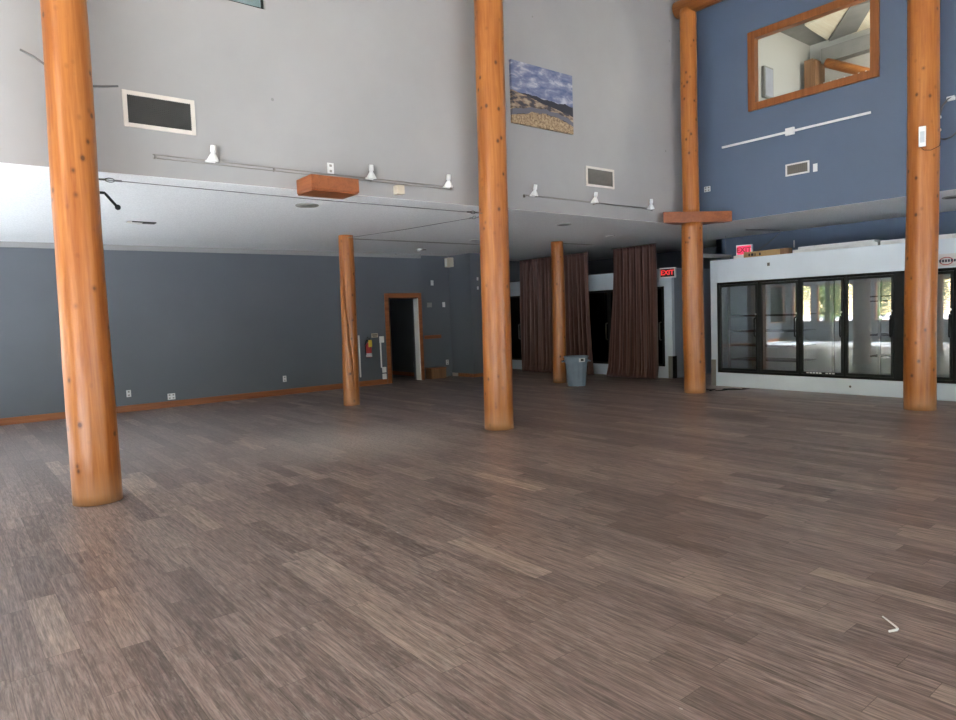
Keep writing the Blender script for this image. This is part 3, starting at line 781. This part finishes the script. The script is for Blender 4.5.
disc('ceiling_light', 'round recessed light in soffit behind middle column near the beige speaker', 'ceiling light', -10.94, 8.79, 0.12, 'vent_dark', 'trim_white')
disc('ceiling_light', 'small recessed light in soffit in front of the right curtain', 'ceiling light', -9.3, 11.1, 0.09, 'disc_grey', 'trim_white')
t = thing('smoke_detector', 'small white detector on the soffit above the doorway', 'smoke detector', (-12.85, 8.7, SO))
bm = nb(); lathe(bm, [(0.06, 0.0), (0.065, -0.015), (0.05, -0.045), (0.0, -0.05)], 20); obj('cover', bm, 'white_plastic', t)
bm = nb(); box(bm, -0.02, 0.02, -0.01, 0.17, -0.02, 0.0, 0.003); obj('bracket', bm, 'disc_grey', t)
t = thing('torn_vent', 'torn vent slot with curled white flap in soffit right of the front column', 'vent', (-10.84, 2.38, SO))
bm = nb(); box(bm, -0.06, 0.08, -0.06, 0.26, -0.014, 0.0); obj('slot', bm, 'vent_dark', t)
bm = nb()
A = [bm.verts.new(p) for p in ((0.05, -0.12, 0), (0.05, 0.10, 0), (0.12, 0.02, -0.05), (0.13, -0.16, -0.035))]; bm.faces.new(A)
A = [bm.verts.new(p) for p in ((0.05, -0.12, -0.004), (0.05, 0.10, -0.004), (0.12, 0.02, -0.054), (0.13, -0.16, -0.039))]; bm.faces.new(A)
obj('flap', bm, 'trim_white', t)

# ------------------------------------------------------------------ glass-door coolers
def cooler_door(parent, x0, x1, z0, z1, fr, matf, mglass, hx, hz0, hz1, lock=True, tint='black_metal'):
    bm = nb(); d0, d1 = -0.03, 0.02
    box(bm, x0, x0+fr, d0, d1, z0, z1, 0.003); box(bm, x1-fr, x1, d0, d1, z0, z1, 0.003)
    box(bm, x0+fr, x1-fr, d0, d1, z0, z0+fr*1.2, 0.003); box(bm, x0+fr, x1-fr, d0, d1, z1-fr*1.2, z1, 0.003)
    dd = obj('door', bm, matf, parent)
    bm = nb(); box(bm, x0+fr, x1-fr, -0.012, -0.004, z0+fr*1.2, z1-fr*1.2); obj('pane', bm, mglass, dd)
    bm = nb(); tube(bm, [(hx, -0.03, hz0), (hx, -0.075, hz0+0.015), (hx, -0.08, hz0+0.04), (hx, -0.08, hz1-0.04), (hx, -0.075, hz1-0.015), (hx, -0.03, hz1)], 0.014, 8); obj('handle', bm, tint, dd)
    if lock:
        bm = nb(); lathe(bm, [(0.0, 0.034), (0.016, 0.034), (0.018, 0.03), (0.018, 0.0)], 14, (hx, 0, hz1+0.07), 'y'); obj('lock', bm, 'silver_label', dd, label='white lock')
    return dd

t = thing('display_cooler', 'long white walk-in cooler with black framed glass doors reflecting windows', 'cooler', (-7.55, 12.0, 0))
L = 5.9
bm = nb()
box(bm, 0, L, 0, 0.10, 0, 0.27, 0.004); box(bm, 0, 0.15, 0, 0.10, 0.27, 2.47, 0.004); box(bm, 0.15, L, 0, 0.10, 2.03, 2.47, 0.004); box(bm, L-0.15, L, 0, 0.10, 0.27, 2.03)
box(bm, 0, 0.08, 0.10, 1.5, 0, 2.47); box(bm, L-0.08, L, 0.10, 1.5, 0, 2.47)
box(bm, 0.08, L-0.08, 1.42, 1.5, 0, 2.47); box(bm, 0.08, L-0.08, 0.10, 1.42, 2.39, 2.47)
obj('housing', bm, 'cooler_white', t)
bm = nb(); box(bm, 0.085, L-0.085, 1.38, 1.415, 0.2, 2.38); box(bm, 0.085, L-0.085, 0.105, 1.38, 0.15, 0.25); obj('liner', bm, 'cooler_inside', t)
# door frame
bm = nb()
XD = [(0.19, 0.99), (1.03, 1.75), (1.79, 2.52), (2.55, 3.29), (3.42, 4.10), (4.13, 4.86), (4.89, 5.62)]
box(bm, 0.15, L-0.15, -0.012, 0.09, 0.27, 0.315); box(bm, 0.15, L-0.15, -0.012, 0.09, 1.985, 2.03)
cuts = [0.15]+[v for ab in XD for v in ab]+[L-0.15]
for i in range(0, len(cuts), 2): box(bm, cuts[i], cuts[i+1], -0.012, 0.09, 0.315, 1.985)
obj('door_frame', bm, 'black_metal', t)
HX = [0.955, 1.715, 2.487, 3.257, 4.068, 4.83, 5.59]
for (a, b), hx in zip(XD, HX):
    cooler_door(t, a+0.004, b-0.004, 0.32, 1.98, 0.035, 'dark_frame', 'cooler_glass', hx, 0.98, 1.33)
# shelving behind the first two doors, bare posts behind the others
for zz in (0.50, 0.78, 1.06, 1.36):
    bm = nb(); box(bm, 0.22, 1.62, 0.35, 0.95, zz, zz+0.012); box(bm, 0.22, 1.62, 0.335, 0.35, zz-0.012, zz+0.025); obj('shelf', bm, 'shelf_dark', t)
for xx in (0.2, 0.93, 1.62, 2.2, 2.95, 3.7):
    bm = nb(); box(bm, xx-0.02, xx+0.02, 0.31, 0.35, 0.25, 2.39); obj('shelf_post', bm, 'grey_metal', t)
for zz in (0.62, 0.98, 1.55, 1.63):
    bm = nb(); box(bm, 2.80, 3.22, 0.34, 0.50 if zz > 1.2 else 0.72, zz, zz+0.025); obj('shelf', bm, 'shelf_dark', t)
bm = nb(); box(bm, -0.004, 0.10, -0.004, 0.0, 0.0, 0.52); box(bm, -0.004, 0.0, 0.0, 0.12, 0.0, 0.52); obj('corner_guard', bm, 'guard_metal', t)
bm = nb(); box(bm, 1.175, 1.225, -0.008, 0, 2.28, 2.34, 0.003); obj('vent_plug', bm, 'steel', t)
bm = nb(); lathe(bm, [(0.0, 0.006), (0.018, 0.004), (0.02, 0.0)], 12, (2.62, 0, 0.135), 'y'); obj('vent_plug', bm, 'steel', t)
# round maker's badge: red arch over a row of dark letters too small to read
bm = nb(); box(bm, 3.80, 4.22, -0.004, 0.0, 2.055, 2.245, 0.002); lg = obj('badge', bm, 'silver_label', t, label='pale badge')
bm = nb()
arc = [(4.00+0.085*math.cos(a), -0.006, 2.135+0.055*math.sin(a)) for a in (2*PI*i/28 for i in range(29))]; tube(bm, arc, 0.007, 6, False); obj('ring_mark', bm, 'logo_red', lg)
bm = nb()
for i in range(7): 
    x = 3.87+i*0.038; box(bm, x, x+0.026, -0.013, -0.004, 2.118, 2.158)
obj('lettering', bm, 'logo_dark', lg)
bm = nb()
for i in range(9):
    if i == 5: continue
    x = 1.90+i*0.055; box(bm, x, x+0.04, -0.034, -0.030, 0.335, 0.355)
obj('lettering', bm, 'silver_label', t, label='white lettering')

t = thing('display_cooler', 'white fronted cooler with black glass doors half hidden behind the brown curtains', 'cooler', (-14.75, 12.7, 0))
L = 5.80
bm = nb()
box(bm, 0, L, 0, 0.10, 0, 0.26, 0.004); box(bm, 0, L, 0, 0.10, 2.06, 2.45, 0.004); box(bm, 0, 0.12, 0, 0.10, 0.26, 2.06); box(bm, L-0.20, L, 0, 0.10, 0.26, 2.06, 0.003)
obj('front_surround', bm, 'cooler_white', t)
bm = nb(); box(bm, L-0.08, L, 0.10, 2.2, 0, 2.45); box(bm, 0, L-0.08, 0.10, 2.2, 2.38, 2.45); box(bm, 0, 0.08, 0.10, 2.2, 0, 2.38); box(bm, 0.08, L-0.08, 2.1, 2.2, 0, 2.38)
obj('side_panel', bm, 'panel_paint', t, label='blue-grey side panel')
nd = 7; w0 = (L-0.32)/nd
for i in range(nd):
    a = 0.12+w0*i
    cooler_door(t, a+0.005, a+w0-0.005, 0.265, 2.055, 0.045, 'black_metal', 'dark_glass', a+w0-0.06 if i < nd-1 else a+w0-0.075, 0.86, 1.26, False, 'steel')
bm = nb(); box(bm, L-0.11, L+0.005, -0.006, 0.0, 0.0, 0.50); obj('corner_guard', bm, 'guard_metal', t)
bm = nb(); box(bm, L, L+0.006, -0.006, 0.15, 0.0, 0.50); obj('corner_guard', bm, 'black_metal', t)

# ------------------------------------------------------------------ curtains
def curtain(label, x0, x1, y, folds, seed, flareL, flareR, ztop):
    t = thing('curtain', label, 'curtain', ((x0+x1)/2, y, 0))
    nx, nz = int(folds*14), 34; bm = nb(); rows = []
    rnd = random.Random(seed); ph = [rnd.uniform(-0.9, 0.9) for _ in range(int(folds)+3)]
    am = [rnd.uniform(0.55, 1.15) for _ in range(int(folds)+3)]
    W = x1-x0
    for j in range(nz+1):
        v = j/nz; z = 0.012+(ztop-0.012)*v
        row = []
        for i in range(nx+1):
            u = i/nx; s = u*folds; k = int(s); fr = s-k
            amp = (am[k]*(1-fr)+am[k+1]*fr); p = ph[k]*(1-fr)+ph[k+1]*fr
            gather = 0.6+0.4*min(1, (1-v)*1.6)
            dy = 0.085*amp*gather*math.sin(2*PI*s+p+0.5*math.sin(3*v+seed))+0.018*math.sin(4.7*PI*s+seed)*(1-v)
            if v < 0.08: dy -= 0.05*(1-v/0.08)*abs(math.sin(PI*s+seed))
            fl = (1-v)**2
            x = -W/2+W*u - flareL*fl*(1-u)**2 + flareR*fl*u**2 + 0.012*math.sin(2*PI*s*0.5+seed+v*2)
            row.append(bm.verts.new((x, dy, z)))
        rows.append(row)
    for A, B in zip(rows, rows[1:]):
        for i in range(nx):
            f = bm.faces.new((A[i], A[i+1], B[i+1], B[i])); f.smooth = True
    o = obj('cloth', bm, 'brown_satin', t)
    md = o.modifiers.new('thickness', 'SOLIDIFY'); md.thickness = 0.004
    bm = nb(); tube(bm, [(-W/2-0.03, 0, ztop+0.004), (W/2+0.03, 0, ztop+0.004)], 0.010, 8); obj('curtain_rod', bm, 'steel', t)
curtain('wide floor-length brown curtain behind the short log column and the bin', -13.50, -11.13, 12.4, 17, 3, 0.05, 0.10, 2.985)
curtain('narrower floor-length brown curtain left of the red exit sign', -10.33, -9.15, 12.4, 13, 11, 0.17, 0.02, 2.985)

# ------------------------------------------------------------------ loose things
t = thing('trash_can', 'grey plastic rubbish bin on floor before the curtain beside short log column', 'bin', (-9.84, 10.54, 0))
bm = nb(); n = 48; rings = []
for z, r in ((0.0, 0.185), (0.02, 0.19), (0.47, 0.228), (0.50, 0.23), (0.50, 0.245), (0.60, 0.25), (0.61, 0.262), (0.625, 0.262), (0.63, 0.25), (0.60, 0.238), (0.1, 0.19), (0.03, 0.18)):
    rings.append([bm.verts.new(((r*(1-(0.03 if (k % 4 < 2 and 0.02 <= z <= 0.47 and r > 0.18) else 0)))*math.cos(2*PI*k/n), (r*(1-(0.03 if (k % 4 < 2 and 0.02 <= z <= 0.47) else 0)))*math.sin(2*PI*k/n), z)) for k in range(n)])
for A, B in zip(rings, rings[1:]):
    for k in range(n): bm.faces.new((A[k], A[(k+1) % n], B[(k+1) % n], B[k]))
bm.faces.new(rings[0][::-1]); bm.faces.new(rings[-1]); obj('bin_body', bm, 'bin_grey', t)
for sgn in (-1, 1):
    a = Vector((0.62, 0.78, 0))*sgn; b2 = Vector((-0.78, 0.62, 0))
    bm = nb(); tube(bm, [a*0.245+b2*0.07+Vector((0, 0, 0.53)), a*0.295+b2*0.06+Vector((0, 0, 0.52)), a*0.30+Vector((0, 0, 0.515)), a*0.295-b2*0.06+Vector((0, 0, 0.52)), a*0.245-b2*0.07+Vector((0, 0, 0.53))], 0.014, 8); obj('handle', bm, 'bin_grey', t)
bm = nb(); box(bm, -0.07, 0.07, -0.256, -0.245, 0.515, 0.595, 0.003); bm.transform(Matrix.Rotation(math.radians(72), 4, 'Z')); pl = obj('label_plate', bm, 'silver_label', t, label='white label plate')
bm = nb(); box(bm, -0.03, 0.035, -0.260, -0.254, 0.535, 0.58, 0.002); bm.transform(Matrix.Rotation(math.radians(72), 4, 'Z')); obj('print', bm, 'dark_print', pl)

def exit_sign(label, loc, rot, w, h, case, face, letter, base):
    t = thing('exit_sign', label, 'exit sign', loc, rot)
    bm = nb(); fr = 0.022
    box(bm, -w/2, w/2, 0.0, 0.07, 0, h, 0.005); obj('case', bm, case, t)
    bm = nb(); box(bm, -w/2+fr, w/2-fr, -0.006, 0.0, fr, h-fr); obj('face', bm, face, t)
    obj('lettering', text_bm('EXIT', h*0.66, (0, -0.009, h*0.5), 0.006), letter, t)
    if base:
        bm = nb(); box(bm, -w*0.62, w*0.35, -0.05, 0.11, -0.07, 0.0, 0.006); obj('base', bm, 'white_plastic', t)
    return t
exit_sign('black exit sign with red letters on the white cooler post right of curtain', (-8.99, 12.615, 2.235), 0.25, 0.36, 0.22, 'white_plastic', 'black_metal', 'exit_red', False)
exit_sign('pink glowing exit sign standing on top of white cooler', (-7.07, 12.42, 2.545), 0.25, 0.30, 0.21, 'white_plastic', 'exit_pink', 'red_paint', True)
bm = nb(); tube(bm, [(-6.93, 12.60, 2.60), (-6.8, 12.9, 2.80), (-6.85, 13.4, 3.0), (-6.95, 13.6, 3.075), (-7.15, 13.3, 3.092), (-7.3, 12.9, 3.092)], 0.007, 6)
tag(obj('sign_cable', bm, 'steel'), 'dark cable drooping from soffit to the pink exit sign', 'cable')
t = thing('cardboard_box', 'long narrow brown cardboard box lying on cooler top beside pink sign', 'box', (-6.50, 12.28, 2.47), 0.03)
bm = nb(); box(bm, -0.46, 0.25, -0.06, 0.08, 0, 0.12, 0.004); obj('carton', bm, 'cardboard', t)
bm = nb(); box(bm, 0.25, 0.41, -0.062, 0.082, 0, 0.125, 0.004); obj('end_flap', bm, 'cabinet_wood', t, label='darker brown end')
bm = nb()
for a, b in ((-0.36, -0.33), (-0.31, -0.26), (-0.24, -0.22), (-0.15, -0.12)): box(bm, a, b, -0.063, -0.059, 0.035, 0.085)
obj('print', bm, 'dark_print', t)
for (x0, x1, y0, y1, z0, z1, lb) in (
    (-6.05, -4.62, 12.30, 12.62, 2.47, 2.545, 'white board nearest the cardboard box on cooler top, lower of the pair'),
    (-6.00, -4.70, 12.40, 12.62, 2.548, 2.600, 'white board lying on top of another board on cooler top'),
    (-4.58, -3.40, 12.30, 12.60, 2.47, 2.560, 'white board on cooler top just left of the log column'),
    (-3.70, -3.50, 12.10, 12.28, 2.47, 2.545, 'short white block on cooler top just right of the log column'),):
    bm = nb(); box(bm, x0, x1, y0, y1, z0, z1, 0.004)
    tag(obj('white_board', bm, 'board_white'), lb, 'board')
t = thing('batten_light', 'long slim white batten light hung under soffit behind corner column', 'light', (-8.2, 13.1, 2.62))
bm = nb(); box(bm, -0.045, 0.045, -0.72, 0.72, 0.02, 0.07, 0.004); obj('housing', bm, 'white_plastic', t)
bm = nb(); tube(bm, [(0, -0.70, 0.005), (0, 0.70, 0.005)], 0.015, 10); obj('tube_lamp', bm, 'white_plastic', t)
for q in (-0.55, 0.55):
    bm = nb(); tube(bm, [(0, q, 0.07), (0, q, 0.485)], 0.004, 6); obj('hanger', bm, 'steel', t)

# device and cables by the right column
t = thing('white_sensor', 'small white device fixed on the log column in front of cooler', 'sensor', (-3.473, 10.728, 3.66), 0.31)
bm = nb(); box(bm, -0.043, 0.043, -0.045, 0.0, 0, 0.27, 0.008); obj('housing', bm, 'white_plastic', t)
bm = nb(); box(bm, -0.026, 0.026, -0.048, -0.044, 0.05, 0.20, 0.002); obj('front_panel', bm, 'cooler_inside', t)
bm = nb(); tube(bm, [(-0.02, -0.01, 0.0), (0.02, -0.02, -0.05), (0.10, 0.0, -0.06), (0.20, 0.10, 0.0), (0.21, 0.2, 0.08)], 0.004, 6); obj('wire', bm, 'black_metal', t)
t = thing('wall_cable', 'dark cable curving to a white clip on blue wall right of log column', 'cable', (-3.45, 11.5, 4.0))
bm = nb(); tube(bm, [(-0.05, -0.02, -0.13), (-0.055, -0.03, 0.05), (-0.05, -0.03, 0.20), (-0.01, -0.03, 0.33), (0.06, -0.04, 0.40), (0.14, -0.03, 0.43)], 0.016, 8); obj('cable', bm, 'steel', t)
bm = nb(); box(bm, 0.02, 0.12, -0.05, 0.0, 0.375, 0.435, 0.006); bm.transform(Matrix.Translation((0.02, 0, 0.0))); obj('clip', bm, 'white_plastic', t)
for zz in (0.16, -0.02):
    bm = nb(); box(bm, -0.075, -0.03, -0.045, 0.0, zz, zz+0.035, 0.004); obj('cable_tie', bm, 'white_plastic', t)
t = thing('wall_cable', 'thin lower cable looping to a white plug on blue wall right of log column', 'cable', (-3.45, 11.5, 3.9))
bm = nb(); tube(bm, [(-0.05, -0.02, 0.03), (-0.045, -0.025, -0.02), (0.02, -0.025, -0.055), (0.10, -0.025, -0.035), (0.17, -0.025, 0.02), (0.20, -0.025, 0.035)], 0.010, 8); obj('cable', bm, 'steel', t)
bm = nb(); box(bm, 0.18, 0.27, -0.045, 0.0, 0.015, 0.06, 0.005); obj('plug', bm, 'white_plastic', t)

bm = nb(); tube(bm, [(-1.325, 3.605, 0.006), (-1.24, 3.535, 0.006), (-1.227, 3.518, 0.006), (-1.226, 3.50, 0.006), (-1.243, 3.462, 0.006)], [0.004, 0.005, 0.006, 0.006, 0.006], 8)
tag(obj('bent_straw', bm, 'white_plastic'), 'small white bent straw lying alone on the plank floor in foreground', 'straw')
bm = nb(); rnd = random.Random(5); pts = []
for i in range(26):
    pts.append((-7.15+0.45*(i/25)+rnd.uniform(-0.10, 0.10), 11.15+0.55*(i/25)+rnd.uniform(-0.12, 0.12), 0.008+rnd.uniform(0, 0.012)))
tube(bm, pts, 0.008, 6)
tag(obj('black_cord', bm, 'black_metal'), 'tangled black cord on floor between corner column and white cooler', 'cord')

# ------------------------------------------------------------------ outside
bm = nb(); box(bm, -60, 50, -60, -4.5, -0.3, -0.12); box(bm, 6.2, 50, -4.5, 40, -0.3, -0.12); box(bm, -60, -15.2, -4.5, 4, -0.3, -0.12)
struct('ground', bm, 'gravel')
PROTO = []
def tree(h, cr, seed, mat):
    rnd = random.Random(seed)
    bm = nb(); tube(bm, [(0, 0, 0), (0.1, 0, h*0.3), (0.0, 0.1, h*0.6), (0, 0, h*0.85)], [0.16, 0.13, 0.09, 0.03], 10)
    for i in range(7):
        a = rnd.uniform(0, 2*PI); z = h*rnd.uniform(0.15, 0.6); tube(bm, [(0.05, 0.03, z), (cr*0.6*math.cos(a), cr*0.6*math.sin(a), z+h*0.12)], [0.05, 0.015], 6)
    tr = obj('trunk', bm, 'bark')
    bm = nb()
    for i in range(3800):
        while True:
            p = Vector((rnd.uniform(-1, 1), rnd.uniform(-1, 1), rnd.uniform(-1, 1)))
            if 0.25 < p.length < 1: break
        c = Vector((p.x*cr*(1.0 if p.z < 0 else 1-0.4*p.z), p.y*cr, h*0.52+p.z*h*0.5))
        s = rnd.uniform(0.10, 0.24)
        R = Matrix.Rotation(rnd.uniform(0, 2*PI), 3, 'Z') @ Matrix.Rotation(rnd.uniform(-1.2, 1.2), 3, 'X')
        q = [c+R @ Vector(v)*s for v in ((-0.5, 0, 0), (0, -0.3, 0.08), (0.6, 0, 0), (0, 0.3, 0.08))]
        bm.faces.new([bm.verts.new(v) for v in q])
    fo = obj('foliage', bm, mat)
    return tr, fo
for k in range(4): PROTO.append(tree((5.6, 6.4, 7.2, 6.0)[k], (1.25, 1.2, 1.3, 1.3)[k], 40+k, ('leaf', 'leaf_pale')[k % 2]))
used = set()
for i in range(24):
    k = i % 4
    x = -25+(i//2)*2.75+(1.37 if i % 2 else 0); y = -20.0-(4.0 if i % 2 else 0)
    t = thing('tree', 'leafy green tree outside, seen only as a reflection in the cooler doors', 'tree', (x, y, -0.12), random.uniform(-0.3, 0.3), 'trees outside the windows')
    for p in PROTO[k]:
        if k in used: p = p.copy(); COL.objects.link(p)
        p.parent = t
    used.add(k)

# ------------------------------------------------------------------ light
w = bpy.data.worlds.new('sky'); S.world = w; w.use_nodes = True; nt = w.node_tree
sky = nt.nodes.new('ShaderNodeTexSky'); sky.sky_type = 'NISHITA'; sky.sun_disc = False
sky.sun_elevation = math.radians(31); sky.sun_rotation = math.radians(200); sky.air_density = 1.0; sky.dust_density = 1.5
hs = nt.nodes.new('ShaderNodeHueSaturation'); hs.inputs['Saturation'].default_value = 0.85
nt.links.new(sky.outputs[0], hs.inputs['Color'])
bg = nt.nodes['Background']; nt.links.new(hs.outputs[0], bg.inputs[0]); bg.inputs[1].default_value = 0.3
sd = bpy.data.lights.new('sun', 'SUN'); sd.energy = 20.0; sd.angle = math.radians(0.6); sd.color = (0.96, 0.98, 1.0)
so = bpy.data.objects.new('sun', sd); COL.objects.link(so)
so.rotation_euler = Vector((-0.10, 0.85, -0.52)).to_track_quat('-Z', 'Y').to_euler()
so.location = (-20, 10, 30)

# ------------------------------------------------------------------ camera
YAW, PITCH, ROLL, F = -0.895982918, -0.0684664154, -0.0371986381, 673.381101
cy, sy, cp, sp = math.cos(YAW), math.sin(YAW), math.cos(PITCH), math.sin(PITCH)
fwd = Vector((sy*cp, cy*cp, sp)); rt = Vector((cy, -sy, 0)); up = rt.cross(fwd)
cr, sr = math.cos(ROLL), math.sin(ROLL)
r2 = rt*cr+up*sr; u2 = up*cr-rt*sr
cd = bpy.data.cameras.new('camera'); cd.sensor_fit = 'HORIZONTAL'; cd.sensor_width = 36; cd.lens = 36*F/956
co = bpy.data.objects.new('camera', cd); COL.objects.link(co)
mw = Matrix((r2, u2, -fwd)).transposed().to_4x4(); mw.translation = (0, 0, 1.6)
co.matrix_world = mw
S.camera = co

vs = S.view_settings
S.display_settings.display_device = 'sRGB'
vs.view_transform = 'Standard'; vs.look = 'None'; vs.gamma = 1.0; vs.use_curve_mapping = False
vs.exposure = 2.2
S.cycles.use_denoising = True
S.cycles.max_bounces = 10; S.cycles.diffuse_bounces = 6; S.cycles.transparent_max_bounces = 24
S.cycles.sample_clamp_indirect = 6
